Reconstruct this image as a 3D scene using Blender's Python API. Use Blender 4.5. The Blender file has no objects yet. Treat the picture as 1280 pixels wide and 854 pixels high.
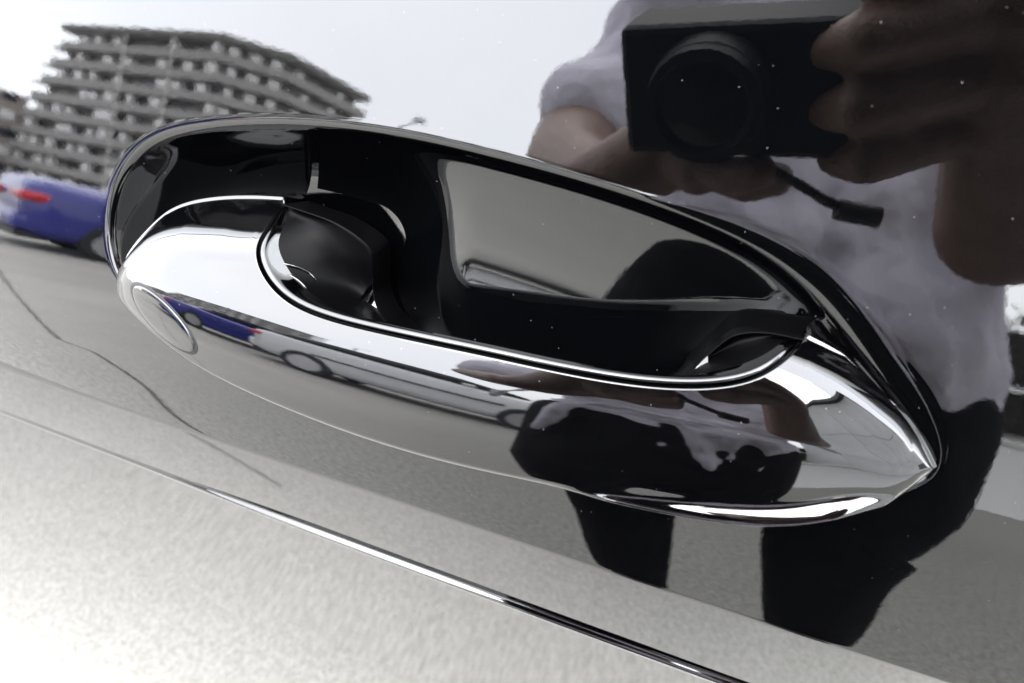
import bpy, bmesh, math, random
import numpy as np
from mathutils import Vector, Matrix
random.seed(7)
scene = bpy.context.scene
C = scene.collection

# ------------------------------------------------------------------ camera
cam_d = bpy.data.cameras.new('camera'); cam = bpy.data.objects.new('camera', cam_d); C.objects.link(cam)
AX = ((0.95641347, 0.288384, 0.04591246), (-0.21617004, 0.59349184, 0.77526637), (-0.19632574, 0.7514001, -0.62996357))
m = Matrix.Identity(4)
for r in range(3):
    m[r][0] = AX[0][r]; m[r][1] = AX[1][r]; m[r][2] = -AX[2][r]
CAM = Vector((0, 0, 1.0)); m.translation = CAM
cam.matrix_world = m
cam_d.lens = 24; cam_d.sensor_width = 36; cam_d.clip_start = 0.004; cam_d.clip_end = 2000
cam_d.dof.use_dof = True; cam_d.dof.focus_distance = 0.20; cam_d.dof.aperture_fstop = 13
scene.camera = cam

# ------------------------------------------------------------------ overcast sky
SUN_EL, SUN_ROT = math.radians(58), math.radians(200)
w = bpy.data.worlds.new('World'); scene.world = w; w.use_nodes = True
nt = w.node_tree; nt.nodes.clear()
sky = nt.nodes.new('ShaderNodeTexSky'); sky.sky_type = 'NISHITA'; sky.sun_disc = False
sky.sun_elevation = SUN_EL; sky.sun_rotation = SUN_ROT; sky.dust_density = 4; sky.air_density = 1
mix = nt.nodes.new('ShaderNodeMixRGB'); mix.inputs[0].default_value = 0.88
tc = nt.nodes.new('ShaderNodeTexCoord'); nz = nt.nodes.new('ShaderNodeTexNoise'); nz.inputs['Scale'].default_value = 1.6; nz.inputs['Detail'].default_value = 5
cr = nt.nodes.new('ShaderNodeValToRGB')
cr.color_ramp.elements[0].position = .3; cr.color_ramp.elements[0].color = (8.3, 8.6, 9.3, 1)
cr.color_ramp.elements[1].position = .7; cr.color_ramp.elements[1].color = (9.9, 10.0, 10.2, 1)
bg = nt.nodes.new('ShaderNodeBackground'); bg.inputs[1].default_value = 0.10
out = nt.nodes.new('ShaderNodeOutputWorld')
nt.links.new(tc.outputs['Generated'], nz.inputs['Vector']); nt.links.new(nz.outputs['Fac'], cr.inputs[0])
nt.links.new(sky.outputs[0], mix.inputs[1]); nt.links.new(cr.outputs[0], mix.inputs[2])
nt.links.new(mix.outputs[0], bg.inputs[0]); nt.links.new(bg.outputs[0], out.inputs[0])
sl = bpy.data.lights.new('sun', 'SUN'); sl.energy = 0.7; sl.angle = math.radians(60); sl.color = (1, .98, .95)
so = bpy.data.objects.new('sun', sl); C.objects.link(so)
so.rotation_euler = (math.radians(90) - SUN_EL, 0, math.radians(20))
scene.view_settings.view_transform = 'Standard'; scene.view_settings.look = 'None'
scene.view_settings.gamma = 1; scene.view_settings.exposure = 4.45
scene.view_settings.use_curve_mapping = False
scene.cycles.max_bounces = 10; scene.cycles.glossy_bounces = 8; scene.cycles.diffuse_bounces = 3
scene.cycles.sample_clamp_indirect = 0

# ------------------------------------------------------------------ helpers
def tag(o, label=None, cat=None, group=None, kind=None):
    if label: o['label'] = label
    if cat: o['category'] = cat
    if group: o['group'] = group
    if kind: o['kind'] = kind
    return o
def empty(name, loc=(0, 0, 0), rz=0, parent=None):
    o = bpy.data.objects.new(name, None); C.objects.link(o); o.location = loc; o.rotation_euler = (0, 0, rz)
    o.empty_display_size = .05
    if parent: o.parent = parent
    return o
def link(name, me, mat, parent=None, smooth=False):
    o = bpy.data.objects.new(name, me); C.objects.link(o)
    if mat and not me.materials: me.materials.append(mat)
    if smooth: me.shade_smooth()
    if parent: o.parent = parent
    return o
def mesh_py(name, verts, faces, mat, parent=None, smooth=True):
    me = bpy.data.meshes.new(name)
    me.from_pydata([tuple(map(float, v)) for v in verts], [], faces); me.update()
    return link(name, me, mat, parent, smooth)
def grid_faces(nr, nc, off=0, flip=False, wrap=False):
    f = []
    for i in range(nr - 1):
        for j in range(nc if wrap else nc - 1):
            k = (j + 1) % nc
            q = (off + i * nc + j, off + i * nc + k, off + (i + 1) * nc + k, off + (i + 1) * nc + j)
            f.append(q[::-1] if flip else q)
    return f
def grid_mesh(name, P, mat, parent=None, flip=False):
    """P: array (rows, cols, 3) built fast through foreach_set"""
    nr, nc = P.shape[:2]
    i = np.arange(nr - 1)[:, None] * nc + np.arange(nc - 1)[None, :]
    q = np.stack([i, i + 1, i + nc + 1, i + nc], -1).reshape(-1, 4)
    if flip: q = q[:, ::-1]
    me = bpy.data.meshes.new(name)
    me.vertices.add(nr * nc); me.vertices.foreach_set('co', P.reshape(-1).astype(np.float32))
    n = len(q); me.loops.add(n * 4); me.polygons.add(n)
    me.loops.foreach_set('vertex_index', q.reshape(-1).astype(np.int32))
    me.polygons.foreach_set('loop_start', (np.arange(n) * 4).astype(np.int32))
    me.polygons.foreach_set('loop_total', np.full(n, 4, np.int32))
    me.update(calc_edges=True); me.validate()
    return link(name, me, mat, parent, True)
class MB:
    def __init__(s): s.v = []; s.f = []
    def box(s, x0, x1, y0, y1, z0, z1):
        b = len(s.v)
        s.v += [(x, y, z) for z in (z0, z1) for y in (y0, y1) for x in (x0, x1)]
        s.f += [tuple(b + i for i in q) for q in ((0, 2, 3, 1), (4, 5, 7, 6), (0, 1, 5, 4), (2, 6, 7, 3), (0, 4, 6, 2), (1, 3, 7, 5))]
        return s
    def cyl(s, p0, p1, r0, r1=None, n=16):
        r1 = r0 if r1 is None else r1
        p0 = Vector(p0); p1 = Vector(p1); d = (p1 - p0).normalized()
        a = d.orthogonal().normalized(); c = d.cross(a); b = len(s.v)
        for p, r in ((p0, r0), (p1, r1)):
            for k in range(n):
                t = 2 * math.pi * k / n; s.v.append(tuple(p + a * r * math.cos(t) + c * r * math.sin(t)))
        for k in range(n): s.f.append((b + k, b + (k + 1) % n, b + n + (k + 1) % n, b + n + k))
        s.f.append(tuple(b + n - 1 - k for k in range(n))); s.f.append(tuple(b + n + k for k in range(n)))
        return s
    def build(s, name, mat, parent=None, smooth=False, bevel=0):
        o = mesh_py(name, s.v, s.f, mat, parent, smooth)
        if bevel:
            md = o.modifiers.new('bevel', 'BEVEL'); md.width = bevel; md.segments = 2; md.limit_method = 'ANGLE'
        return o
def cspline(x, y):
    """monotone cubic (pchip) interpolant"""
    x = np.asarray(x, float); y = np.asarray(y, float); h = np.diff(x); d = np.diff(y) / h
    mm = np.zeros_like(y); mm[0] = d[0]; mm[-1] = d[-1]
    for i in range(1, len(x) - 1):
        if d[i - 1] * d[i] > 0:
            w1 = 2 * h[i] + h[i - 1]; w2 = h[i] + 2 * h[i - 1]; mm[i] = (w1 + w2) / (w1 / d[i - 1] + w2 / d[i])
    def f(q):
        q = np.clip(np.asarray(q, float), x[0], x[-1]); i = np.clip(np.searchsorted(x, q) - 1, 0, len(x) - 2)
        t = (q - x[i]) / h[i]
        return ((1 + 2 * t) * (1 - t) ** 2 * y[i] + t * (1 - t) ** 2 * h[i] * mm[i] + t * t * (3 - 2 * t) * y[i + 1] + t * t * (t - 1) * h[i] * mm[i + 1])
    return f
def natspline(x, y):
    """natural C2 cubic spline"""
    x = np.asarray(x, float); y = np.asarray(y, float); n = len(x); h = np.diff(x)
    A = np.zeros((n, n)); b = np.zeros(n); A[0, 0] = A[-1, -1] = 1
    for i in range(1, n - 1):
        A[i, i - 1] = h[i - 1]; A[i, i] = 2 * (h[i - 1] + h[i]); A[i, i + 1] = h[i]
        b[i] = 6 * ((y[i + 1] - y[i]) / h[i] - (y[i] - y[i - 1]) / h[i - 1])
    M = np.linalg.solve(A, b)
    def f(q):
        q = np.clip(np.asarray(q, float), x[0], x[-1]); i = np.clip(np.searchsorted(x, q) - 1, 0, n - 2)
        a = x[i + 1] - q; c = q - x[i]
        return (M[i] * a ** 3 + M[i + 1] * c ** 3) / (6 * h[i]) + (y[i] / h[i] - M[i] * h[i] / 6) * a + (y[i + 1] / h[i] - M[i + 1] * h[i] / 6) * c
    return f
def pcurve(pts, n, closed=False):
    """smooth curve through points, sampled n times by chord length"""
    p = np.asarray(pts, float)
    if closed: p = np.vstack([p[-3:], p, p[:4]])
    u = np.concatenate([[0], np.cumsum(np.linalg.norm(np.diff(p, axis=0), axis=1) ** .75)])
    fs = [natspline(u, p[:, k]) for k in range(p.shape[1])]
    a, b = (u[3], u[-4]) if closed else (u[0], u[-1])
    q = np.linspace(a, b, 4000); c = np.stack([f(q) for f in fs], -1)
    L = np.concatenate([[0], np.cumsum(np.linalg.norm(np.diff(c, axis=0), axis=1))])
    t = np.interp(np.linspace(0, L[-1], n + 1)[:-1] if closed else np.linspace(0, L[-1], n), L, q)
    return np.stack([f(t) for f in fs], -1)
def sstep(a, b, x):
    t = np.clip((x - a) / (b - a), 0, 1); return t * t * (3 - 2 * t)
def softplus(x, k): return k * np.logaddexp(0, x / k)

# ------------------------------------------------------------------ materials
def pmat(name, col, rough=.5, metal=0, ior=1.5, spec=None):
    mt = bpy.data.materials.new(name); mt.use_nodes = True
    b = mt.node_tree.nodes['Principled BSDF']
    b.inputs['Base Color'].default_value = (*col, 1); b.inputs['Roughness'].default_value = rough
    b.inputs['Metallic'].default_value = metal; b.inputs['IOR'].default_value = ior
    if spec is not None: b.inputs['Specular IOR Level'].default_value = spec
    return mt
def noise_col(mt, c0, c1, scale, detail=4, lo=.35, hi=.65, bump=0, bscale=None, coord='Object', rough=None):
    t = mt.node_tree; b = t.nodes['Principled BSDF']
    tcn = t.nodes.new('ShaderNodeTexCoord'); n = t.nodes.new('ShaderNodeTexNoise'); n.inputs['Scale'].default_value = scale; n.inputs['Detail'].default_value = detail
    r = t.nodes.new('ShaderNodeValToRGB'); r.color_ramp.elements[0].position = lo; r.color_ramp.elements[1].position = hi
    r.color_ramp.elements[0].color = (*c0, 1); r.color_ramp.elements[1].color = (*c1, 1)
    t.links.new(tcn.outputs[coord], n.inputs['Vector']); t.links.new(n.outputs['Fac'], r.inputs[0]); t.links.new(r.outputs[0], b.inputs['Base Color'])
    if bump:
        n2 = t.nodes.new('ShaderNodeTexNoise'); n2.inputs['Scale'].default_value = bscale or scale * 2; n2.inputs['Detail'].default_value = 4
        bp = t.nodes.new('ShaderNodeBump'); bp.inputs['Strength'].default_value = 1; bp.inputs['Distance'].default_value = bump
        t.links.new(tcn.outputs[coord], n2.inputs['Vector']); t.links.new(n2.outputs['Fac'], bp.inputs['Height']); t.links.new(bp.outputs[0], b.inputs['Normal'])
    return mt
def paint_mat(name, base, peel=1.0, dust=1.0, rough=.018):
    """black clear-coated paint: orange peel, metal flake and dust specks"""
    mt = pmat(name, base, rough, 0, 1.52); t = mt.node_tree; b = t.nodes['Principled BSDF']
    tcn = t.nodes.new('ShaderNodeTexCoord')
    n1 = t.nodes.new('ShaderNodeTexNoise'); n1.inputs['Scale'].default_value = 420; n1.inputs['Detail'].default_value = 2.5; n1.inputs['Roughness'].default_value = .6
    bp = t.nodes.new('ShaderNodeBump'); bp.inputs['Strength'].default_value = 1; bp.inputs['Distance'].default_value = 0.0000034 * peel
    t.links.new(tcn.outputs['Object'], n1.inputs['Vector']); t.links.new(n1.outputs['Fac'], bp.inputs['Height']); t.links.new(bp.outputs[0], b.inputs['Normal'])
    # dust: sparse tiny dots
    v = t.nodes.new('ShaderNodeTexVoronoi'); v.voronoi_dimensions = '2D'; v.inputs['Scale'].default_value = 330
    t.links.new(tcn.outputs['Object'], v.inputs['Vector'])
    lt = t.nodes.new('ShaderNodeMath'); lt.operation = 'LESS_THAN'; lt.inputs[1].default_value = .055
    sep0 = t.nodes.new('ShaderNodeSeparateColor'); t.links.new(v.outputs['Color'], sep0.inputs[0])
    sc_ = t.nodes.new('ShaderNodeMath'); sc_.operation = 'MULTIPLY_ADD'; sc_.inputs[1].default_value = -.05; t.links.new(sep0.outputs[1], sc_.inputs[0]); t.links.new(v.outputs['Distance'], sc_.inputs[2])
    sc_.inputs[1].default_value = -.05; lt.inputs[1].default_value = .006; t.links.new(sc_.outputs[0], lt.inputs[0])
    sep = t.nodes.new('ShaderNodeSeparateColor'); t.links.new(v.outputs['Color'], sep.inputs[0])
    gt = t.nodes.new('ShaderNodeMath'); gt.operation = 'GREATER_THAN'; gt.inputs[1].default_value = .93 if dust else 2
    t.links.new(sep.outputs[0], gt.inputs[0])
    mu = t.nodes.new('ShaderNodeMath'); mu.operation = 'MULTIPLY'; t.links.new(lt.outputs[0], mu.inputs[0]); t.links.new(gt.outputs[0], mu.inputs[1])
    # flake: fine brightness variation under the clear coat
    n3 = t.nodes.new('ShaderNodeTexNoise'); n3.inputs['Scale'].default_value = 2600; n3.inputs['Detail'].default_value = 1
    fr = t.nodes.new('ShaderNodeValToRGB'); fr.color_ramp.elements[0].position = .45; fr.color_ramp.elements[1].position = .8
    fr.color_ramp.elements[0].color = (*[c * .6 for c in base], 1); fr.color_ramp.elements[1].color = (*[c * 2.2 for c in base], 1)
    t.links.new(tcn.outputs['Object'], n3.inputs['Vector']); t.links.new(n3.outputs['Fac'], fr.inputs[0])
    mx = t.nodes.new('ShaderNodeMixRGB'); mx.inputs[2].default_value = (.045, .045, .043, 1)
    t.links.new(mu.outputs[0], mx.inputs[0]); t.links.new(fr.outputs[0], mx.inputs[1]); t.links.new(mx.outputs[0], b.inputs['Base Color'])
    return mt
PAINT = paint_mat('black_paint', (.00035, .00038, .00050))
HPAINT = paint_mat('handle_paint', (.00035, .00036, .00048), peel=.55, rough=.032)
LINER = paint_mat('gloss_plastic', (.0002, .0002, .00024), peel=.5, rough=.05)
SATIN = pmat('satin_plastic', (.0003, .0003, .0004), .4, spec=.03)
RUBBER = pmat('seal_rubber', (.002, .002, .002), .5, spec=.2)

# =================================================================== the parked black car (close-up)
# local frame: S along the car, T up the door skin, W out of it; origin at the foot of the camera's perpendicular
O = Vector((0, 0.157088, 0.949668)); TT = Vector((0, 0.30504, 0.95234)); WW = Vector((0, -0.95234, 0.30504))
frame = Matrix.Identity(4)
for r in range(3):
    frame[r][0] = (1, 0, 0)[r]; frame[r][1] = TT[r]; frame[r][2] = WW[r]
frame.translation = O
car = empty('parked_car', (0, 0.6, 0))
tag(car, 'glossy black parked car, its door side filling the picture, with pull handle', 'car')
def on_door(o):
    o.parent = car
    o.matrix_parent_inverse = Matrix.Translation((0, -.6, 0)); o.matrix_basis = frame
    return o

# ---- rest of the car round the door skin (upper side window, roof, sill)
SGLASS = pmat('side_glass', (.004, .005, .005), .02); TRIM = pmat('belt_trim', (.01, .01, .01), .3); CABIN = pmat('cabin_lining', (.01, .01, .01), .9, spec=.1)
def car_part(o): o.parent = car; o.matrix_parent_inverse = Matrix.Translation((0, -.6, 0)); return o
def sheet(name, prof, x0, x1, mat, taper=0, n=30):
    P = np.zeros((n, len(prof), 3))
    for i, x in enumerate(np.linspace(0, 1, n)):
        for j, (y, z) in enumerate(prof): P[i, j] = (x0 + (x1 - x0) * x + taper * j * (.5 - x), y, z)
    return car_part(grid_mesh(name, P, mat))
sheet('belt_trim', [(.206, 1.052), (.198, 1.058), (.198, 1.072), (.212, 1.078)], -1.5, 1.2, TRIM)
sheet('side_window', [(.212, 1.072), (.240, 1.17), (.278, 1.29), (.325, 1.40), (.385, 1.50)], -1.45, 1.15, SGLASS, .05)
sheet('roof', [(.385, 1.500), (.380, 1.520), (.42, 1.55), (.55, 1.585), (.92, 1.605), (1.30, 1.58), (1.47, 1.52)], -1.25, .85, PAINT, .02)  # unseen roof, set tall to keep sky light off the photographer's hands
sheet('sill', [(.235, .33), (.232, .29), (.245, .23), (.28, .19), (.5, .19)], -1.55, 1.25, PAINT)
car_part(MB().box(-1.5, 1.2, .33, 1.55, .22, 1.03).build('body_core', CABIN))  # unseen dark block added inside the body so the car shades the ground
car_part(MB().box(-1.2, .8, .43, 1.40, 1.04, 1.51).build('headlining', CABIN))

# ---- door skin with handle scoop, one height field
RIM = [(-.1626, -.0702), (-.1629, -.0591), (-.1572, -.0440), (-.1468, -.0334), (-.1323, -.0273), (-.1101, -.0226), (-.0938, -.0207), (-.0716, -.0199),
       (-.0502, -.0209), (-.0298, -.0226), (-.0100, -.0251), (.0056, -.0281), (.0194, -.0323), (.0320, -.0390), (.0417, -.0468), (.0534, -.0573), (.0650, -.0679),
       (.0700, -.0770), (.0640, -.0850), (.0400, -.0945), (0, -.1015), (-.05, -.1035), (-.10, -.1005), (-.14, -.0900), (-.1575, -.0795)]
rimc = pcurve(RIM, 420, True)
def sdf_inside(S, T):
    """distance to the rim curve, positive inside"""
    P = np.stack([S.ravel(), T.ravel()], -1); res = np.empty(len(P))
    A = rimc; B = np.roll(rimc, -1, 0); AB = B - A; L2 = (AB ** 2).sum(1)
    for k in range(0, len(P), 4000):
        p = P[k:k + 4000]
        d = p[:, None, :] - A[None]
        t = np.clip((d * AB[None]).sum(2) / L2, 0, 1)
        dd = ((d - t[..., None] * AB[None]) ** 2).sum(2); res[k:k + 4000] = np.sqrt(dd.min(1))
    ins = np.zeros(len(P), bool); x, y = P[:, 0], P[:, 1]
    for (x0, y0), (x1, y1) in zip(A[::2], np.roll(A[::2], -1, 0)):
        if y0 == y1: continue
        c = ((y0 > y) != (y1 > y)) & (x < (x1 - x0) * (y - y0) / (y1 - y0) + x0); ins ^= c
    return np.where(ins, res, -res).reshape(S.shape)
# scoop depth profile against the distance from its rim
dd = np.linspace(-1, .06, 4000)
dd = np.concatenate([np.linspace(-1, 0, 400), np.linspace(0, 60, 3000)[1:]])       # outside part is in units of the rim radius, inside in mm
ker = np.hanning(61); ker /= ker.sum()
def wall_profile(x, deg):
    sl = np.interp(dd, x, np.tan(np.radians(deg)))
    sm = np.convolve(np.concatenate([np.full(30, sl[400]), sl[399:], np.zeros(30)]), ker, 'valid')[:len(sl) - 399]
    return sm[0], np.concatenate([[0], np.cumsum((sm[1:] + sm[:-1]) / 2 * np.diff(dd[399:]))])
s0, Dfloor = wall_profile([0, .6, 1.2, 2.2, 3.8, 9, 20, 30, 37], [30, 48, 52, 42, 25, 18.5, 11.5, 4.5, 0])      # shallow finger bowl
s1, Dwall = wall_profile([0, .6, 1.2, 3, 6, 10, 14, 20, 30, 37], [30, 48, 54, 50, 46, 43, 36, 24, 8, 0])         # steep rear end
d_in_x = dd[399:]
def scoop(S, T):
    d = sdf_inside(S, T) * 1000
    r = 2.6 + 7.5 * sstep(-.01, .05, S) * sstep(-.085, -.055, T)
    u = np.clip(1 + d / r, 0, None)
    outside = np.where(d < 0, s0 * r * u ** 3 / 3, 0)
    edge = s0 * r / 3
    k = 1 - sstep(-.088, -.052, S)
    floor = 4.0 * np.clip(-.058 - T, 0, .03) ** 2 * sstep(4, 14, d)
    return -(np.where(d < 0, outside, edge + np.interp(d, d_in_x, Dfloor) * (1 - k) + np.interp(d, d_in_x, Dwall) * k)) / 1000 + floor
def tilt(v):
    """how far the skin turns downward (degrees) below the handle; v = T along the sheared rows"""
    return cspline([-.60, -.45, -.30, -.1730, -.1355, -.1342, -.1329, -.115, -.098, -.080, -.062, 0, .06, .10, .16],
                     [20.5, 21, 21.8, 23, 22.4, 18, 13, 10.5, 6.3, 2.6, .3, 0, -1.2, -4, -14])(v)
def ledge_slope(v):
    """thin swage line under the crease"""
    return np.tan(np.radians(np.interp(v, [-.1746, -.1741, -.1736, -.1731, -.1724, -.1716, -.1709, -.1704], [0, 20, 22, 0, -48, -54, -30, 0])))
def spaced(fine, lo, hi, step, grow):
    a = list(np.arange(fine[0], fine[1] + step / 2, step)); st = step
    while a[-1] < hi: st *= grow; a.append(a[-1] + st)
    st = step
    while a[0] > lo: st *= grow; a.insert(0, a[0] - st)
    return np.array(a)
su = spaced((-.172, .088), -1.55, 1.25, .00062, 1.13)
va = np.concatenate([spaced((-.1775, -.124), -.62, -.124, .00022, 1.12)[:-1], np.arange(-.124, -.0125, .00060), spaced((-.0125, -.010), -.0125, .12, .0007, 1.15)[1:]])
va = np.unique(np.round(va, 6))
vf = np.linspace(va[0] - .001, va[-1] + .001, 60000)
tl = np.tan(np.radians(tilt(vf))); wf = np.concatenate([[0], np.cumsum((tl[1:] + tl[:-1]) / 2 * np.diff(vf))]); wf -= np.interp(-.03, vf, wf)
lg = ledge_slope(vf); lf = np.concatenate([[0], np.cumsum((lg[1:] + lg[:-1]) / 2 * np.diff(vf))]); lf -= np.linspace(0, 1, len(lf)) * 0 + lf[-1]; lf = np.where(vf < -.1747, lf * np.clip(1 - (-.1747 - vf) / .10, 0, 1) ** 2, lf)
ks = np.interp(va, [-.6, -.174, -.134, -.105], [-.074, -.074, -.052, 0])
Sg, Vg = np.meshgrid(su, va)
Tg = Vg + ks[:, None] * (np.clip(Sg, -.6, .6) + .06)
Wg = np.interp(Vg, vf, wf) + np.interp(Vg, vf, lf) * (.22 + .78 * sstep(-.20, -.10, Sg)) - .035 * np.minimum((Sg + .03) ** 2, .6)                      # slight barrel along the car
inner = (Sg > -.19) & (Sg < .11) & (Tg > -.112) & (Tg < -.004)
sc = np.zeros_like(Sg); sc[inner] = scoop(Sg[inner], Tg[inner]); Wg = Wg + sc
door = grid_mesh('door_panel', np.stack([Sg, Tg, Wg], -1), PAINT)
on_door(door)

# ---- pull handle
TTOP = natspline([-.1582, -.1562, -.1538, -.1452, -.1326, -.1122, -.0998, -.065, -.02, .0150, .0358, .0456, .0563, .0656, .0706],
                 [-.0739, -.0686, -.0645, -.0537, -.0477, -.0439, -.0430, -.0422, -.0435, -.0475, -.0515, -.0546, -.0608, -.0686, -.0748])
TBOT = natspline([-.1582, -.1550, -.1500, -.1385, -.1241, -.1028, -.0773, -.0462, -.0151, .0058, .0257, .0442, .0580, .0675, .0706],
                 [-.0741, -.0777, -.0806, -.0860, -.0914, -.0960, -.0993, -.1008, -.0998, -.0986, -.0964, -.0921, -.0862, -.0800, -.0750])
W0 = natspline([-.1585, -.1565, -.1530, -.1460, -.1330, -.1150, -.0900, -.0600, -.0200, .0120, .0370, .0580, .0680, .0710], [.0010, .0050, .0085, .0112, .0134, .0148, .0155, .0156, .0145, .0127, .0102, .0066, .0032, .0010])
def handle_w(s, t):
    tt, tb, w0 = TTOP(s), TBOT(s), W0(s)
    tc_ = np.interp(s, [-.1582, -.1451, -.1336, -.1201, -.0834, -.0350, .0103, .0382, .0532, .0649, .0706], [-.0740, -.0706, -.0700, -.0704, -.0721, -.0732, -.0722, -.0726, -.0736, -.0747, -.0749])
    tc_ = np.minimum(np.maximum(tc_, tb + .0002), tt - .0002)
    H = np.maximum(tt - tc_, .0004); L = np.maximum(tc_ - tb, .0004); x = t - tc_
    kt = np.minimum(.0019, .25 * H)
    top = np.minimum((math.tan(math.radians(57)) - .2) * softplus(x - (.72 - .11 * (1 - sstep(-.12, -.09, s))) * H, kt), .0165) + .10 * np.clip(x, 0, None) ** 2 / H
    k = .0007
    lin = math.tan(math.radians(15)) * softplus(x, k) - math.tan(math.radians(5)) * softplus(-x, k)
    y = np.clip(-x, 0, None); low = math.tan(math.radians(6.5)) * .5 * y ** 2 / L + math.tan(math.radians(14)) * .25 * y ** 4 / L ** 3
    r = np.minimum(.0028, L * .5); e = np.clip((y - (L - r)) / r, 0, 1)
    rnd = r * .8 * (1 - np.sqrt(1 - .96 * e * e))
    g = sstep(-.030, .045, s) * (1 - sstep(.048, .070, s)); f = .0030 * g
    fl = math.tan(math.radians(48)) * (softplus(y - (L - .0012 - f), .00035)) * sstep(0, .35, g)
    return w0 - top - lin - low - rnd * (1 - .6 * g) + np.minimum(fl, .0045)
cap_pts = [(s, float(TTOP(s))) for s in (-.1582, -.1572, -.1555, -.1525, -.1452, -.1326, -.120, -.1095)]
seam_pts = [(-.1078, -.0446), (-.1080, -.0495), (-.1066, -.0550), (-.1009, -.0616), (-.0933, -.0654), (-.0840, -.0671), (-.0687, -.0676), (-.0403, -.0674), (-.0099, -.0671), (.0125, -.0646), (.0246, -.0604), (.0309, -.0558), (.0350, -.0520)]
rt_pts = [(s, float(TTOP(s))) for s in (.0362, .0456, .0563, .0620, .0656, .0685, .0700, .0706)]
capc, seamc, rtc = pcurve(cap_pts, 110), pcurve(seam_pts, 260), pcurve(rt_pts, 90)
A = np.vstack([capc, seamc, rtc]); nA = len(A)
i_s0, i_s1 = len(capc), len(capc) + len(seamc)
key_i = [0, 30, i_s0 - 1, i_s0 + 90, i_s0 + 200, i_s1 - 1, i_s1 + 60, nA - 1]
key_s = [-.1582, -.1510, -.1130, float(A[i_s0 + 90, 0]), float(A[i_s0 + 200, 0]), .0420, .0672, .0706]
Bs = cspline(key_i, key_s)(np.arange(nA)); B = np.stack([Bs, TBOT(Bs)], -1)
bb = np.linspace(0, 1, 90); bb = np.sort(np.concatenate([bb, np.linspace(.9, 1, 26)[1:-1]]))
ST = A[:, None, :] * (1 - bb[None, :, None]) + B[:, None, :] * bb[None, :, None]
SH = np.concatenate([ST, handle_w(ST[..., 0], ST[..., 1])[..., None]], -1)        # rows along the handle, columns top to bottom
def normal2(c):
    d = np.gradient(c, axis=0); d /= np.linalg.norm(d, axis=1)[:, None] + 1e-12; return np.stack([-d[:, 1], d[:, 0]], -1)     # left of travel = up
cols = [SH[:, j] for j in range(SH.shape[1])]
# rolled bottom edge
nb = -normal2(B); wb = SH[:, -1, 2]
for ins, dw in ((.0000, .0007), (-.0006, .0016), (-.0018, .0025), (-.0036, .0034), (-.006, .0040)):
    cols.append(np.column_stack([B + nb * ins, np.maximum(wb - dw, -.006 + .5 * wb)]))
# rolled top edge
na = normal2(A); wa = SH[:, 0, 2]; isseam = np.zeros(nA); isseam[i_s0:i_s1] = 1
for (o1, d1), (o2, d2) in (((.0006, .0001), (.0000, .0004)), ((.0010, .0005), (-.0001, .0011)), ((.0010, .0015), (-.0002, .0030)), ((-.0010, .0150), (-.0004, .0042))):
    o_ = np.where(isseam, o2, o1); d_ = np.where(isseam, d2, d1)
    cols.insert(0, np.column_stack([A + na * o_[:, None], wa - d_]))
shell = np.stack(cols, 1)
handle = grid_mesh('door_handle', shell, HPAINT, flip=False); on_door(handle)
tag(handle, 'black painted pull handle with oval key cover')

# back of the bar and the glossy inner liner round the finger opening
n = len(seamc); u = np.linspace(0, 1, n)
ns = normal2(seamc); ns_in = ns                         # left of travel points into the opening
us = np.concatenate([[0], np.cumsum(np.linalg.norm(np.diff(seamc, axis=0), axis=1))]); us /= us[-1]
def u_at(p): return us[np.argmin(((seamc - np.array(p)) ** 2).sum(1))]
pairs = [((-.1078, -.0446), (-.1061, -.0435, -.0020)), ((-.1075, -.0520), (-.0894, -.0458, -.0020)), ((-.1020, -.0608), (-.0787, -.0530, -.0030)), ((-.0933, -.0654), (-.0788, -.0628, -.0050)),
         ((-.0780, -.0675), (-.0721, -.0720, -.0020)), ((-.0450, -.0675), (-.0426, -.0766, .0030)), ((-.0099, -.0671), (-.0098, -.0758, .0030)), ((.0100, -.0652), (.0076, -.0708, .0000)),
         ((.0200, -.0622), (.0143, -.0610, -.0040)), ((.0265, -.0594), (.0195, -.0538, -.0030)), ((.0320, -.0549), (.0266, -.0517, -.0030)), ((.0350, -.0520), (.0350, -.0512, -.0020))]
pu = [u_at(a) for a, b in pairs]; c2 = np.stack([cspline(pu, [b[k] for a, b in pairs])(us) for k in range(3)], -1)
wseam = handle_w(seamc[:, 0], seamc[:, 1])
rows = []
taper = (sstep(0, .03, u) * (1 - sstep(.97, 1, u)))[:, None]
for sh, dw in ((.0004, .0040), (.0005, .0021), (.0007, .0012), (.0010, .0008), (.0014, .0007), (.0018, .0010), (.0021, .0016), (.0024, .0025)):
    rows.append(np.column_stack([seamc + ns_in * sh * (.25 + .75 * taper), wseam - dw]))
lip = rows[-1]
arch = np.exp(-((u - .16) / .14) ** 2) + np.exp(-((u - .88) / .10) ** 2)
for v in np.linspace(0, 1, 22)[1:]:
    p = lip * (1 - v) + c2 * v
    p[:, 2] -= .0060 * np.sin(math.pi * v) * arch * taper[:, 0] ** .5
    rows.append(p)
for dx, dw in ((.0002, .0005), (.0001, .0012), (-.0010, .014)):
    rows.append(np.column_stack([c2[:, :2] + dx * normal2(c2[:, :2]), c2[:, 2] - dw]))
liner = grid_mesh('liner_lip', np.stack(rows[:10], 1), LINER); liner.parent = handle
pad = grid_mesh('finger_pad', np.stack(rows[9:], 1), SATIN); pad.parent = handle
bk0 = shell[i_s0 + 40:i_s1 - 30, -1]; bk1 = rows[-4][40:-30]
back = np.stack([bk0 * (1 - v) + bk1 * v for v in np.linspace(0, 1, 6)], 1)
bo = grid_mesh('bar_back', back, LINER); bo.parent = handle
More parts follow.
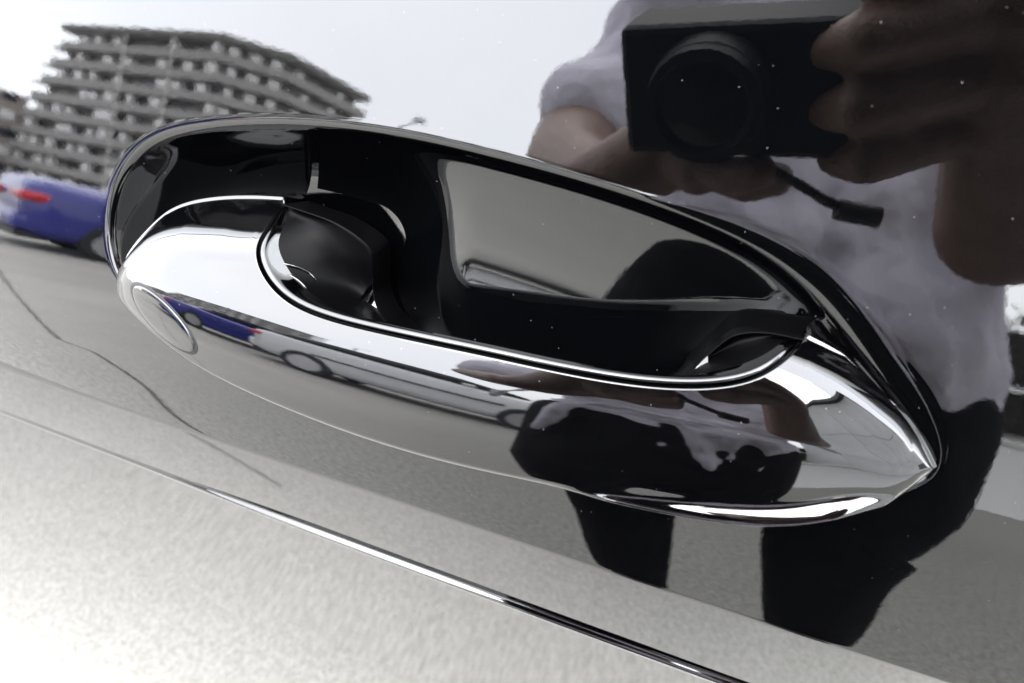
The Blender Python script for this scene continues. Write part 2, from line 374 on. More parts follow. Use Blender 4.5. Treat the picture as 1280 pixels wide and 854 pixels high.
# seam gasket: dark bead between shell and liner
g0 = np.column_stack([seamc + ns_in * .0000, wseam - .0030]); g1 = np.column_stack([seamc + ns_in * .0010, wseam - .0030])
ga = grid_mesh('seal', np.stack([g0, g1], 1), RUBBER); ga.parent = handle

# oval key cover on the rear cap
def key_ring(scale, lift):
    cen = np.array([-.1335, -.0785]); a = np.array([.0150, -.0088]); a_l = np.linalg.norm(a); a = a / a_l; b = np.array([a[1], -a[0]])
    th = np.linspace(0, 2 * math.pi, 72, endpoint=False)
    p = cen + (np.cos(th)[:, None] * a * .0126 + np.sin(th)[:, None] * b * .0052) * scale
    return np.column_stack([p, handle_w(p[:, 0], p[:, 1]) + lift])
def ringmesh(name, rings, mat, parent, cap=True):
    v = np.vstack(rings); k = len(rings[0]); f = []
    for i in range(len(rings) - 1):
        for j in range(k): f.append((i * k + j, i * k + (j + 1) % k, (i + 1) * k + (j + 1) % k, (i + 1) * k + j))
    if cap: f.append(tuple(range((len(rings) - 1) * k, len(rings) * k)))
    return mesh_py(name, v, f, mat, parent)
ringmesh('key_cover_groove', [key_ring(1.10, .00002), key_ring(1.07, .00010), key_ring(.99, .00010)], RUBBER, handle, False)
ringmesh('key_cover', [key_ring(1.0, .0000), key_ring(.995, .0003), key_ring(.97, .00042), key_ring(.93, .00046), key_ring(.7, .00048), key_ring(.4, .00048), key_ring(.15, .00048)], HPAINT, handle)
RIBS = [[(-0.1025, -0.0573), (-0.0983, -0.0574), (-0.0946, -0.0589), (-0.0917, -0.0612)], [(-0.1020, -0.0592), (-0.0983, -0.0596), (-0.0951, -0.0608), (-0.0924, -0.0625)], [(-0.1010, -0.0611), (-0.0980, -0.0614), (-0.0953, -0.0622), (-0.0928, -0.0635)]]
# three small grip ribs inside the rear arch
def tube(name, pts, r, mat, parent, nseg=8):
    c = pcurve(pts, 16); d = np.gradient(c, axis=0); d /= np.linalg.norm(d, axis=1)[:, None]
    up = np.array([0, 0, 1.]); a = np.cross(d, up); a /= np.linalg.norm(a, axis=1)[:, None]; b = np.cross(a, d)
    v = []; k = nseg
    for i in range(len(c)):
        rr = r * (1 if 0 < i < len(c) - 1 else .3)
        for j in range(k):
            t = 2 * math.pi * j / k; v.append(c[i] + rr * (a[i] * math.cos(t) + b[i] * math.sin(t)))
    return mesh_py(name, v, grid_faces(len(c), k, wrap=True), mat, parent)
padp = np.stack(rows[9:-3], 1).reshape(-1, 3)
def on_pad(q):
    d_ = ((padp[:, :2] - np.array(q)) ** 2).sum(1); i = np.argsort(d_)[:4]; return np.array([q[0], q[1], padp[i, 2].mean() + .0005])
for rib in RIBS:
    tube('grip_rib', [on_pad(q) for q in rib], .00032, LINER, handle)

# =================================================================== what the paint mirrors
# ---- ground
GROUND = pmat('asphalt', (.2, .2, .19), .9, spec=.2)
noise_col(GROUND, (.15, .146, .136), (.43, .42, .40), 95, 6, .30, .72, bump=.0025, bscale=500)
t = GROUND.node_tree; b = t.nodes['Principled BSDF']
ramp = [x for x in t.nodes if x.bl_idname == 'ShaderNodeValToRGB'][0]; tcn = [x for x in t.nodes if x.bl_idname == 'ShaderNodeTexCoord'][0]
big = t.nodes.new('ShaderNodeTexNoise'); big.inputs['Scale'].default_value = .9; big.inputs['Detail'].default_value = 6
br = t.nodes.new('ShaderNodeValToRGB'); br.color_ramp.elements[0].position = .3; br.color_ramp.elements[1].position = .7
br.color_ramp.elements[0].color = (.84, .84, .83, 1); br.color_ramp.elements[1].color = (1.08, 1.08, 1.06, 1)
mul = t.nodes.new('ShaderNodeMixRGB'); mul.blend_type = 'MULTIPLY'; mul.inputs[0].default_value = 1
vo = t.nodes.new('ShaderNodeTexVoronoi'); vo.inputs['Scale'].default_value = 62
lt = t.nodes.new('ShaderNodeMath'); lt.operation = 'LESS_THAN'; lt.inputs[1].default_value = .20
mx = t.nodes.new('ShaderNodeMixRGB'); mx.inputs[2].default_value = (.46, .44, .40, 1)
fc = t.nodes.new('ShaderNodeMath'); fc.operation = 'MULTIPLY'; fc.inputs[1].default_value = .5
t.links.new(tcn.outputs['Object'], big.inputs['Vector']); t.links.new(big.outputs['Fac'], br.inputs[0])
t.links.new(ramp.outputs[0], mul.inputs[1]); t.links.new(br.outputs[0], mul.inputs[2])
t.links.new(tcn.outputs['Object'], vo.inputs['Vector']); t.links.new(vo.outputs['Distance'], lt.inputs[0]); t.links.new(lt.outputs[0], fc.inputs[0])
t.links.new(fc.outputs[0], mx.inputs[0]); t.links.new(mul.outputs[0], mx.inputs[1])
# ground colour darkened towards the front: reflection falloff and the photographer's shade painted in
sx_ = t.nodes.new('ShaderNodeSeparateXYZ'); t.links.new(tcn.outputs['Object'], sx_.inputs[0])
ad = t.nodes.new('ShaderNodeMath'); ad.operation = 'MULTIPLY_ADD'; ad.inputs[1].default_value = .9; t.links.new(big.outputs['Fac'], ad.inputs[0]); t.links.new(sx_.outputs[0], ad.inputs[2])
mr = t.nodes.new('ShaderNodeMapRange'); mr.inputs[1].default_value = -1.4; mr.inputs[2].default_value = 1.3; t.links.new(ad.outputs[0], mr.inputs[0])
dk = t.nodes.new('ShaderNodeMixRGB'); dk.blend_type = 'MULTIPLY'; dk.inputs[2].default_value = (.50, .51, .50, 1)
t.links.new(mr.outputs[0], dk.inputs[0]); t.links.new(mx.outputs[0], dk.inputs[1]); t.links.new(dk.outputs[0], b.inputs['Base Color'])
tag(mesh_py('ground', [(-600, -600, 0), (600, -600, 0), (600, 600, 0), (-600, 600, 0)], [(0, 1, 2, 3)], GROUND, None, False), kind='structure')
TAR = pmat('tar', (.03, .03, .03), .8)
def strip(name, p0, p1, w, mat, z=.004):
    p0 = Vector((*p0, z)); p1 = Vector((*p1, z)); d = (p1 - p0).normalized(); nn = Vector((-d.y, d.x, 0)) * w / 2
    return tag(mesh_py(name, [p0 - nn, p1 - nn, p1 + nn, p0 + nn], [(0, 1, 2, 3)], mat, None, False), kind='structure')
strip('pavement_joint', (-6.0, -4.5), (-.765, -.477), .011, TAR, .004)
strip('pavement_joint', (-.90, -.232), (-.56, -.168), .0035, pmat('worn_joint', (.10, .10, .095), .9), .008)
CONC = pmat('concrete_paving', (.34, .34, .32), .9, spec=.2); noise_col(CONC, (.26, .262, .255), (.34, .342, .335), 60, 6, .35, .65)
tag(mesh_py('pavement', [(.9, -3.1, .005), (30, 4.0, .005), (30, -9.5, .005), (.9, -9.5, .005)], [(0, 3, 2, 1)], CONC, None, False), kind='structure')
APRON = pmat('pale_concrete', (.4, .4, .39), .9, spec=.2); noise_col(APRON, (.175, .171, .160), (.290, .285, .270), 190, 5, .30, .70, bump=.003, bscale=260)
t = APRON.node_tree; b = t.nodes['Principled BSDF']
rp = [x for x in t.nodes if x.bl_idname == 'ShaderNodeValToRGB'][0]; tcn = [x for x in t.nodes if x.bl_idname == 'ShaderNodeTexCoord'][0]
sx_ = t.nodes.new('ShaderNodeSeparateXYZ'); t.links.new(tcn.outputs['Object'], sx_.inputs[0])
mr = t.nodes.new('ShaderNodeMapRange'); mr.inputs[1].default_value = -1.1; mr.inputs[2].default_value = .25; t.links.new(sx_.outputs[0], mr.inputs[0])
falloff = t.nodes.new('ShaderNodeValToRGB'); falloff.color_ramp.elements[0].color = (.66, .66, .66, 1); falloff.color_ramp.elements[1].color = (1.5, 1.5, 1.47, 1)  # evens out reflected brightness in the colour: darker rear, lighter front
t.links.new(mr.outputs[0], falloff.inputs[0])
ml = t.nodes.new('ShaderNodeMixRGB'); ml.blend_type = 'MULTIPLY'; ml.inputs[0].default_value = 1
t.links.new(rp.outputs[0], ml.inputs[1]); t.links.new(falloff.outputs[0], ml.inputs[2]); t.links.new(ml.outputs[0], b.inputs['Base Color'])
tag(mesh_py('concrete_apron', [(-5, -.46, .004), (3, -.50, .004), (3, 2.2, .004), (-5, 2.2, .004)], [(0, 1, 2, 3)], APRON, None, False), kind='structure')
KERB = pmat('kerb_stone', (.5, .5, .48), .85); noise_col(KERB, (.42, .42, .40), (.58, .57, .55), 30)
kb = MB()
for k in range(24): kb.box(1.2 + k * 1.2, 2.39 + k * 1.2, -9.75, -9.58, 0, .13)
tag(kb.build('kerb', KERB, bevel=.015), kind='structure')

# ---- apartment block with long balconies
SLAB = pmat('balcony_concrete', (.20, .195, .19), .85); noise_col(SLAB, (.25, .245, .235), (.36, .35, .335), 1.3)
WALL_GREY = pmat('flat_wall', (.13, .125, .12), .85); noise_col(WALL_GREY, (.15, .145, .135), (.23, .222, .21), .8)  # plain darker grey of the walls and roof
WHITE = pmat('white_screen', (.75, .74, .72), .6); noise_col(WHITE, (.62, .61, .60), (.8, .79, .77), 2)
GLASSW = pmat('window_glass', (.03, .035, .04), .08)
PIPE = pmat('pipe', (.62, .6, .57), .5)
ORANGE = pmat('futon', (.5, .24, .12), .8)
bld = empty('apartment_block', (-62.3, -85.8, 0), math.radians(12))
bld.scale = (1, -1, 1)
tag(bld, 'tall grey apartment block with long balconies mirrored at upper left in the door', 'building')
NF, FH, LEN, DEP = 9, 3.0, 46, 26
chamf = 7.0
for k in range(NF):
    e = (NF - 1 - k) * 2.3
    pts_ = [(-LEN - e + 1.6, 1.8), (-chamf - 1, 1.8), (-1.8, chamf + 1), (-1.8, DEP - 1.5), (-LEN - e + 1.6, DEP - 1.5)]; z0, z1 = k * FH, (k + 1) * FH - .31
    mesh_py('wall', [(x, y, z) for z in (z0, z1) for x, y in pts_], [(4, 3, 2, 1, 0), (5, 6, 7, 8, 9)] + [(i, (i + 1) % 5, 5 + (i + 1) % 5, 5 + i) for i in range(5)], WALL_GREY, bld, False)
def slab_poly(e, grow, z0, z1):
    """floor plate with the cut corner seen at its right"""
    pts = [(-LEN - e, -grow), (-chamf, -grow), (0 + grow, chamf), (grow, DEP), (-LEN - e, DEP)]
    k = len(pts); v = [(x, y, z0) for x, y in pts] + [(x, y, z1) for x, y in pts]
    f = [tuple(range(k))[::-1], tuple(range(k, 2 * k))] + [(i, (i + 1) % k, k + (i + 1) % k, k + i) for i in range(k)]
    return v, f
for k in range(NF):
    e = (NF - 1 - k) * 2.3
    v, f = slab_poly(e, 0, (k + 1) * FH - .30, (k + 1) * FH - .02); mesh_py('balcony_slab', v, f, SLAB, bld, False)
    if k:
        pb = MB(); z0, z1 = k * FH + .0, k * FH + 1.05
        pb.box(-LEN - e, -chamf, .02, .14, z0, z1)
        pb.build('balcony_parapet', SLAB, bld)
        q = [(-chamf, .02), (-.02, chamf), (-.14, chamf + .05), (-chamf - .05, .14)]
        mesh_py('balcony_parapet', [(x, y, z) for z in (z0, z1) for x, y in q], [(3, 2, 1, 0), (4, 5, 6, 7), (0, 1, 5, 4), (1, 2, 6, 5), (2, 3, 7, 6), (3, 0, 4, 7)], SLAB, bld, False)
        MB().box(-.14, -.02, chamf + .06, DEP, z0, z1).build('balcony_parapet', SLAB, bld)
v, f = slab_poly(0, .5, NF * FH, NF * FH + .7); mesh_py('roof', v, f, WALL_GREY, bld, False)
win_me = None; part_me = None
for k in range(NF):
    e = (NF - 1 - k) * 2.3; nb_ = int((LEN + e - chamf) / 5.2)
    for j in range(nb_):
        x = -chamf - 2.6 - j * 5.2
        if win_me is None:
            o = MB().box(-1.6, 1.6, 0, .08, .1, 2.2).build('window', GLASSW, bld); win_me = o.data
        else: o = link('window', win_me, None, bld)
        o.location = (x, 1.70, k * FH)
        if random.random() < .85:
            if part_me is None:
                o = MB().box(-.55, .55, 0, 1.2, 0, 1.15).build('balcony_screen', WHITE, bld, bevel=.2); part_me = o.data
            else: o = link('balcony_screen', part_me, None, bld)
            o.location = (x + random.uniform(-2.2, 2.2), .35, k * FH + 1.1); o.scale = (random.uniform(1.0, 2.2), 1, random.uniform(.85, 1.25))
    for q in range(3):       # cut corner and flank
        o = link('balcony_screen', part_me, None, bld); a = (q + .5) / 3.2
        o.location = (-chamf * (1 - a) + .1 - .6, chamf * a + .6, k * FH + 1.0); o.rotation_euler = (0, 0, math.radians(45)); o.scale = (random.uniform(1.0, 1.8), .6, 1.1)
    for q in range(2):
        o = link('balcony_screen', part_me, None, bld); o.location = (-1.0, chamf + 4 + q * 8 + random.uniform(-1, 1), k * FH + 1.0); o.rotation_euler = (0, 0, math.radians(90)); o.scale = (1.4, .6, 1)
for x in (-17.5, -29.0):
    pm = MB()
    for k in range(NF * 2): pm.box(x - .22, x + .22, -.22, .0, k * 1.5, k * 1.5 + 1.05)
    pm.build('downpipe', PIPE, bld)
MB().box(-20.2, -17.4, .16, .24, 9.1, 10.4).build('bedding', ORANGE, bld)
MB().box(-26, -19, 8, 14, NF * FH + .7, NF * FH + 3).build('roof_house', WHITE, bld)
# lower brown neighbour
BROWN = pmat('brown_tile', (.16, .11, .10), .8); noise_col(BROWN, (.24, .21, .195), (.32, .285, .265), 1.5)
lb = empty('brown_block', (-131, -86, 0), math.radians(8)); lb.scale = (1, -1, 1); tag(lb, 'low brown block of flats at far left beside the tall grey apartments', 'building')
MB().box(-18, 10, 0, 16, 0, 15.2).build('wall', BROWN, lb)
for k in range(5):
    for j in range(6): MB().box(-16 + j * 4.4, -13.4 + j * 4.4, -.08, -.01, .9 + k * 3.2, 2.5 + k * 3.2).build('window', WHITE if (j + k) % 3 else GLASSW, lb)
    for j in range(3): MB().box(10.01, 10.08, 1.5 + j * 5, 4.2 + j * 5, .9 + k * 3.2, 2.5 + k * 3.2).build('window', WHITE if (j + k) % 2 else GLASSW, lb)
    MB().box(-18.2, 10.2, -.5, -.09, 3 + k * 3.2, 3.25 + k * 3.2).build('ledge', SLAB, lb)

# ---- light grey low building on the right
PANEL = pmat('render_panel', (.60, .61, .60), .8); noise_col(PANEL, (.40, .41, .405), (.48, .49, .485), .6)
DARKF = pmat('dark_fascia', (.035, .04, .042), .6)
gb = empty('grey_building', (7.4, -12.5, 0)); tag(gb, 'pale grey panelled building mirrored in the right end of the handle', 'building')
MB().box(.05, 9, .05, 12.5, 0, 8.6).build('wall', WALL_GREY, gb)
pmn = None
for i in range(5):
    for k in range(3):
        if (i, k) in ((4, 0),):
            MB().box(-.02, .04, i * 2.5 + .3, i * 2.5 + 2.2, k * 2.85 + .6, k * 2.85 + 2.4).build('window', GLASSW, gb)
            m2 = MB(); y0 = i * 2.5 + .015; z0 = k * 2.85 + .015
            m2.box(-.05, .045, y0, y0 + .28, z0, z0 + 2.82); m2.box(-.05, .045, y0 + 2.19, y0 + 2.47, z0, z0 + 2.82); m2.box(-.05, .045, y0 + .28, y0 + 2.19, z0, z0 + .58); m2.box(-.05, .045, y0 + .28, y0 + 2.19, z0 + 2.39, z0 + 2.82)
            m2.build('wall_panel', PANEL, gb)
        else:
            if pmn is None: o = MB().box(-.05, .045, .015, 2.485, .015, 2.835).build('wall_panel', PANEL, gb); pmn = o.data
            else: o = link('wall_panel', pmn, None, gb)
            o.location = (0, i * 2.5, k * 2.85)
for k in range(3):
    for i in range(3): MB().box(.3 + i * 2.9, 3.15 + i * 2.9, -.05, .045, k * 2.85 + .015, k * 2.85 + 2.83).build('wall_panel', PANEL, gb)
MB().box(-.35, 9.3, -.35, 12.8, 8.6, 8.95).build('fascia', DARKF, gb)
# ---- white post and hedge to the right
POST = pmat('white_post', (.72, .72, .70), .5)
ps = empty('white_post', (4.55, -10.1, 0)); tag(ps, 'slim white post with cross rail mirrored at the right picture edge', 'post')
MB().cyl((0, 0, 0), (0, 0, 2.1), .07, n=14).build('pole', POST, ps, True)
MB().cyl((0, 0, .85), (1.6, 0, .85), .03, n=10).build('rail', POST, ps, True)
LEAF = pmat('hedge_leaf', (.05, .075, .045), .6); noise_col(LEAF, (.03, .05, .03), (.09, .12, .07), 14)
def hedge(x0, x1, y, h):
    mb = MB(); rr = random.Random(3)
    for _ in range(6000):
        c = Vector((rr.uniform(x0, x1), y + rr.gauss(0, .22), rr.uniform(.1, h) + rr.gauss(0, .06))); a = rr.uniform(0, 6.28); s_ = rr.uniform(.05, .1)
        d = Vector((math.cos(a), math.sin(a), rr.uniform(-.5, .5))) * s_; e_ = Vector((-math.sin(a), math.cos(a), rr.uniform(-.8, .8))) * s_ * .6
        q = len(mb.v); mb.v += [tuple(c - d), tuple(c + e_), tuple(c + d), tuple(c - e_)]; mb.f.append((q, q + 1, q + 2, q + 3))
    return mb
hd = empty('hedge', (8, -13.6, 0)); tag(hd, 'clipped green hedge behind the white post', 'hedge')
hedge(-6.5, 6, 0, 2.3).build('foliage', LEAF, hd)
MB().box(-6.4, 5.9, -.12, .12, 0, 1.9).build('branches', pmat('twig', (.03, .025, .02), .9), hd)

# ---- street lamp beyond the yard
STEEL = pmat('lamp_steel', (.06, .062, .065), .5)
lp = empty('street_lamp', (-16.3, -36.5, 0)); tag(lp, 'dark street lamp seen against the sky beside the tall grey apartments', 'street lamp')
MB().cyl((0, 0, 0), (0, 0, 8.3), .12, .08, n=12).build('pole', STEEL, lp, True)
MB().cyl((0, 0, 8.2), (.75, 0, 8.9), .07, .05, n=10).build('arm', STEEL, lp, True)
MB().box(.6, 1.25, -.14, .14, 8.78, 9.0).build('lamp_head', STEEL, lp, False, .04)
# ---- parked cars across the yard
TYRE = pmat('tyre', (.012, .012, .012), .8); RIMM = pmat('alloy', (.5, .5, .52), .3, 1); CGLASS = pmat('car_glass', (.01, .012, .014), .05)
REDL = pmat('tail_lamp', (.45, .01, .015), .15); LAMPW = pmat('clear_lamp', (.6, .6, .62), .1); PLATE = pmat('plate', (.7, .7, .66), .5); BLACKP = pmat('black_trim', (.01, .01, .01), .5)
def body_loft(st, k=24):
    """stations: (y, half width, z0, z1) -> rounded tube along y"""
    v = []; f = []
    for (y, hw, z0, z1) in st:
        for j in range(k):
            a = 2 * math.pi * (j + .5) / k; ca, sa = math.cos(a), math.sin(a)
            p = .42
            v.append((hw * math.copysign(abs(ca) ** p, ca), y, (z0 + z1) / 2 + (z1 - z0) / 2 * math.copysign(abs(sa) ** p, sa)))
    n_ = len(st)
    for i in range(n_ - 1):
        for j in range(k): f.append((i * k + j, i * k + (j + 1) % k, (i + 1) * k + (j + 1) % k, (i + 1) * k + j))
    f.append(tuple(range(k - 1, -1, -1))); f.append(tuple((n_ - 1) * k + j for j in range(k)))
    return v, f
def make_car(label, loc, rz, col, ty=.75):
    PM = pmat('car_paint', col, .25, .0); PM.node_tree.nodes['Principled BSDF'].inputs['Coat Weight'].default_value = .5
    r_ = empty('parked_car', loc, rz); tag(r_, label, 'car', 'cars parked across the yard')
    # y = 0 is the tail, y = 4.4 the nose
    v, f = body_loft([(0, .60, .42, .86), (.05, .80, .30, .98), (.25, .87, .24, 1.02), (.9, .89, .22, 1.02), (2.0, .89, .21, .99), (3.1, .88, .21, .95), (3.9, .85, .22, .88), (4.3, .74, .28, .78), (4.4, .55, .36, .66)])
    mesh_py('body', v, f, PM, r_)
    v, f = body_loft([(ty - .12, .62, .92, 1.02), (ty + .35, .68, .92, 1.30), (ty + .8, .69, .92, 1.43), (2.3, .69, .92, 1.46), (2.75, .67, .92, 1.38), (3.45, .62, .88, .97)])
    mesh_py('windows', v, f, CGLASS, r_)
    v, f = body_loft([(ty + .33, .60, 1.345, 1.40), (ty + .8, .63, 1.41, 1.485), (2.2, .63, 1.42, 1.495), (2.7, .58, 1.37, 1.42)]); mesh_py('roof', v, f, PM, r_)
    for sx in (-1, 1):
        for y in (.82, 3.45):
            wo = MB().cyl((sx * .70, y, .32), (sx * .895, y, .32), .32, n=28).build('wheel', TYRE, r_, False, .03); MB().cyl((sx * .88, y, .32), (sx * .905, y, .32), .21, n=20).build('rim', RIMM, wo)
        MB().box(min(sx * .26, sx * .85), max(sx * .26, sx * .885), -.035, .42, .74, .84).build('tail_light', REDL, r_, True, .03)
        MB().box(min(sx * .42, sx * .74), max(sx * .42, sx * .74), 4.02, 4.34, .62, .74).build('headlight', LAMPW, r_, True, .03)
        MB().box(min(sx * .86, sx * 1.0), max(sx * .86, sx * 1.0), 2.75, 2.9, .95, 1.08).build('mirror', PM, r_, True, .03)
        MB().box(min(sx * .885, sx * .90), max(sx * .885, sx * .90), .9, 3.2, .62, .66).build('side_moulding', BLACKP, r_)
    MB().box(-.78, .78, -.07, .25, .36, .60).build('bumper', PM, r_, True, .05)
    MB().box(-.70, .70, -.04, .25, .22, .35).build('diffuser', BLACKP, r_)
    MB().box(-.17, .17, -.085, .02, .40, .52).build('number_plate', PLATE, r_)
    return r_
make_car('blue saloon with red tail lights, its rear corner mirrored at the left of the door', (-6.76, -5.33, 0), math.radians(210), (.014, .017, .19), 1.15).scale = (1, 1, .93)
make_car('silver estate car parked side-on beside the blue saloon', (-4.0, -6.3, 0), math.radians(-93), (.52, .53, .54), .22)

# ---- the photographer
SKIN = pmat('skin', (.40, .245, .18), .5); noise_col(SKIN, (.165, .095, .068), (.22, .135, .10), 60, bump=.0006, bscale=500)
SHIRT = pmat('shirt_cloth', (.42, .40, .46), .9, spec=.1)
noise_col(SHIRT, (.66, .63, .71), (.75, .72, .80), 9, bump=.035, bscale=7)
TROUS = pmat('trouser_cloth', (.010, .010, .012), .9, spec=.1); noise_col(TROUS, (.005, .005, .005), (.010, .010, .010), 20, bump=.01, bscale=9)
HAIR = pmat('hair', (.012, .010, .009), .5); CAMB = pmat('camera_body', (.006, .0068, .0075), .6, spec=.25); CAMG = pmat('camera_glass', (.004, .004, .006), .03)
def caps(mb, p0, p1, r0, r1, k=18, h=5):
    """closed tapered capsule"""
    p0 = Vector(p0); p1 = Vector(p1); d = p1 - p0
    d = d.normalized() if d.length > 1e-6 else Vector((0, 0, 1))
    a = d.orthogonal().normalized(); c = d.cross(a); b0 = len(mb.v); rings = []
    for i in range(1, h + 1): t = -math.pi / 2 + math.pi / 2 * i / h; rings.append((p0 + d * r0 * math.sin(t), r0 * math.cos(t)))
    for i in range(0, h): t = math.pi / 2 * i / h; rings.append((p1 + d * r1 * math.sin(t), r1 * math.cos(t)))
    for p, r in rings:
        for j in range(k): t = 2 * math.pi * j / k; mb.v.append(tuple(p + (a * math.cos(t) + c * math.sin(t)) * r))
    mb.f += grid_faces(len(rings), k, b0, wrap=True)
    n0 = len(mb.v); mb.v.append(tuple(p0 - d * r0)); mb.v.append(tuple(p1 + d * r1)); l0 = b0 + (len(rings) - 1) * k
    for j in range(k): mb.f.append((n0, b0 + (j + 1) % k, b0 + j)); mb.f.append((n0 + 1, l0 + j, l0 + (j + 1) % k))
def fused(name, chains, vox, mat, parent=None, smooth=6):
    mb = MB()
    for ch in chains:
        for (p0, r0), (p1, r1) in zip(ch[:-1], ch[1:]): caps(mb, p0, p1, r0, r1)
    o = mb.build(name, mat, parent, True)
    rm = o.modifiers.new('remesh', 'REMESH'); rm.mode = 'VOXEL'; rm.voxel_size = vox; rm.use_smooth_shade = True
    sm = o.modifiers.new('smooth', 'SMOOTH'); sm.iterations = smooth; sm.factor = .5
    return o
def cw(x, y, z): return tuple(CAM + Vector(AX[0]) * x + Vector(AX[1]) * y + Vector(AX[2]) * z)
px, py = .158, -.53
rw = (.172, -.105, .985)
right_arm = [((.365, -.42, 1.075), .046), ((.285, -.26, 1.025), .040), (rw, .033)]
K = {'i': cw(.104, .043, -.052), 'm': cw(.110, .021, -.044), 'r': cw(.112, -.006, -.045), 'p': cw(.110, -.032, -.052)}
hand_r = [[(rw, .033), (K['i'], .0185)], [(rw, .033), (K['m'], .018)], [(rw, .033), (K['r'], .018)], [(rw, .031), (K['p'], .016)],
          [(K['i'], .015), (K['m'], .015)], [(K['m'], .015), (K['r'], .015)], [(K['r'], .015), (K['p'], .014)],
          [(K['i'], .0130), (cw(.076, .046, -.028), .0122), (cw(.056, .038, -.032), .0098)],
          [(K['m'], .0130), (cw(.061, .017, -.016), .0124), (cw(.046, .010, -.027), .0098)],
          [(K['r'], .0125), (cw(.061, -.012, -.016), .0122), (cw(.046, -.017, -.028), .0092)],
          [(K['p'], .0115), (cw(.066, -.038, -.021), .0112), (cw(.052, -.042, -.031), .0085)],
          [(cw(.125, .0, -.080), .017), (cw(.095, .028, -.090), .013), (cw(.070, .020, -.088), .0100)]]
lw = (-.052, -.120, .966)
left_arm = [((-.112, -.36, 1.045), .045), ((-.092, -.23, .995), .038), (lw, .030)]
pl = cw(-.034, -.048, -.060)
hand_l = [[(lw, .029), (pl, .022)], [(pl, .020), (cw(-.016, -.056, -.042), .015)], [(pl, .018), (cw(-.030, -.064, -.062), .015)],
          [(cw(-.018, -.050, -.042), .0115), (cw(.004, -.054, -.030), .0100), (cw(.020, -.047, -.024), .0085)],
          [(cw(-.018, -.058, -.052), .0115), (cw(.008, -.063, -.042), .0100), (cw(.026, -.056, -.036), .0085)],
          [(cw(-.022, -.064, -.062), .0105), (cw(.006, -.071, -.054), .0096), (cw(.024, -.065, -.050), .0082)],
          [(cw(-.028, -.066, -.072), .0095), (cw(-.002, -.075, -.066), .0088), (cw(.014, -.070, -.062), .0075)],
          [(cw(-.040, -.046, -.058), .013), (cw(-.050, -.030, -.060), .0110), (cw(-.046, -.012, -.066), .0090)]]
hc = Vector((px - .03, py + .29, 1.50))
head = [[((px, py + .10, 1.36), .058), (hc + Vector((0, -.02, -.06)), .055)], [(hc + Vector((0, -.02, .03)), .088), (hc + Vector((0, .025, -.05)), .066)], [(hc + Vector((0, .04, -.09)), .036), (hc + Vector((0, .03, -.07)), .05)],
        [(hc + Vector((0, .085, .0)), .010), (hc + Vector((0, .105, -.035)), .014)], [(hc + Vector((-.02, .085, -.065)), .008), (hc + Vector((.02, .085, -.065)), .008)],
        [(hc + Vector((.085, -.01, -.02)), .012), (hc + Vector((.085, -.005, .02)), .016)], [(hc + Vector((-.085, -.01, -.02)), .012), (hc + Vector((-.085, -.005, .02)), .016)]]
person = fused('person', head + [right_arm, left_arm] + hand_r + hand_l, .0030, SKIN, None, 5)
tag(person, 'person in light lavender shirt and dark trousers bending to photograph the handle', 'person')
torso = []
for dx in (-.085, 0, .085):
    torso.append([((px + dx * 1.0 + .01, py - .01, .86), .130), ((px + dx * .9, py, 1.06), .125), ((px + dx * 1.05, py + .05, 1.25), .125), ((px + dx * .9, py + .09, 1.33), .10)])
torso += [[((px - .16, py + .09, 1.345), .07), ((px + .18, py + .09, 1.345), .07)],
          [((px - .165, py + .09, 1.34), .072), ((-.070, -.42, 1.16), .062), ((-.100, -.375, 1.075), .058)],
          [((px + .19, py + .09, 1.34), .072), ((.375, -.46, 1.16), .062), ((.362, -.415, 1.07), .058)]]
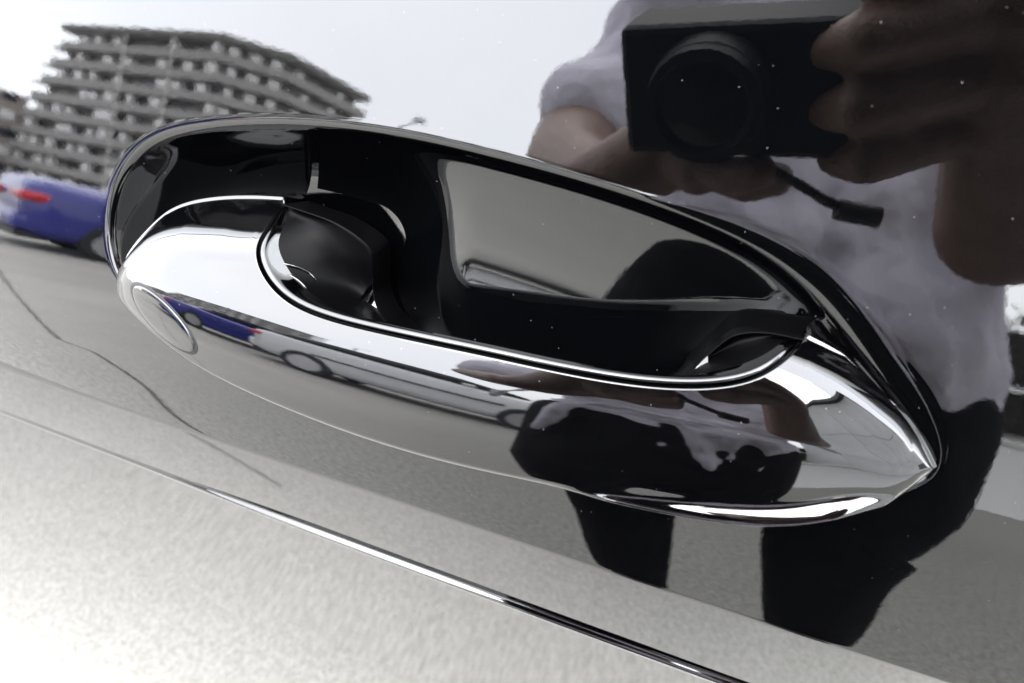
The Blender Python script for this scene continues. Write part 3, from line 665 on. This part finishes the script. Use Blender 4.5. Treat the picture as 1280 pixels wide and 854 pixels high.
# hanging folds of the loose shirt
fr_ = random.Random(11)
for k in range(16):
    x0 = px + fr_.uniform(-.20, .20); z0 = fr_.uniform(1.0, 1.22); sl_ = fr_.uniform(-.10, .16)
    yy = py + .118 + .014 * math.cos((x0 - px) * 9) - .35 * (x0 - px) ** 2 * 4
    torso.append([((x0, yy, z0), .008), ((x0 + sl_ * .5, yy + .004, z0 - .10), .013), ((x0 + sl_, yy - .002, z0 - .24), .010)])
shirt = fused('shirt', torso, .008, SHIRT, person, 6)
ftex = bpy.data.textures.new('cloth_folds', 'CLOUDS'); ftex.noise_scale = .085; ftex.noise_depth = 1
dm = shirt.modifiers.new('folds', 'DISPLACE'); dm.texture = ftex; dm.texture_coords = 'LOCAL'; dm.strength = .045; dm.mid_level = .5
shirt.modifiers.new('soften', 'SMOOTH').iterations = 4
legs = [[((px - .11, py - .01, .84), .135), ((px - .15, py + .02, .66), .105), ((px - .155, py + .05, .48), .076), ((px - .108, py - .02, .12), .052)],
        [((px + .11, py - .01, .84), .130), ((px + .12, py + .02, .66), .105), ((px + .105, py + .05, .47), .078), ((px + .150, py - .02, .12), .052)],
        [((px - .09, py - .01, .86), .13), ((px + .09, py - .01, .86), .13)], [((px - .08, py, .70), .105), ((px + .06, py, .70), .105)], [((px - .01, py, .66), .10), ((px - .01, py + .01, .60), .07)]]
fused('trousers', legs, .012, TROUS, person, 5)
for x in (px - .108, px + .150):
    fused('shoe', [[((x, py - .07, .05), .045), ((x, py + .06, .045), .045), ((x, py + .13, .035), .034)]], .008, BLACKP, person, 4)
fused('hair', [[(hc + Vector((0, -.035, .05)), .092), (hc + Vector((0, -.05, -.01)), .084)]], .008, HAIR, person, 4)
# compact camera in the hands
def cam_part(mb_pts, name, mat, parent, bevel=0, smooth=False):
    mb_pts.v = [cw(*p) for p in mb_pts.v]; return mb_pts.build(name, mat, parent, smooth, bevel)
DX, DY = -.004, -.010
dev = cam_part(MB().box(-.045 + DX, .068 + DX, -.030 + DY, .034 + DY, -.060, -.022), 'compact_camera', CAMB, None, .004)
tag(dev, 'black compact camera held in both hands', 'camera')
def barrel(name, prof, mat, k=40):
    v = []
    for (z, r) in prof:
        for j in range(k): v.append(cw(DX + r * math.cos(2 * math.pi * j / k), DY * .9 + r * math.sin(2 * math.pi * j / k), z))
    return mesh_py(name, v, grid_faces(len(prof), k, wrap=True), mat, dev, False)
barrel('lens_ring', [(-.0218, .0300), (-.0205, .0295), (-.012, .0285), (-.0110, .0278), (-.006, .0270), (-.006, .0230), (-.010, .020)], CAMB)
barrel('lens_glass', [(-.010, .020), (-.0094, .012), (-.0092, .0001)], CAMG)
def strap(pts, r):
    c = pcurve(pts, 40); mb = MB()
    for a, b_ in zip(c[:-1], c[1:]): mb.cyl(tuple(a), tuple(b_), r, n=8)
    return mb
strap([cw(.018, -.040, -.046), (.030, -.040, .987), (.0515, -.041, .977), (.068, -.042, .971), (.076, -.043, .969)], .0026).build('wrist_strap', BLACKP, dev, True)
MB().cyl((.073, -.043, .968), (.094, -.046, .968), .0055, n=10).build('strap_toggle', BLACKP, dev, True, .001)
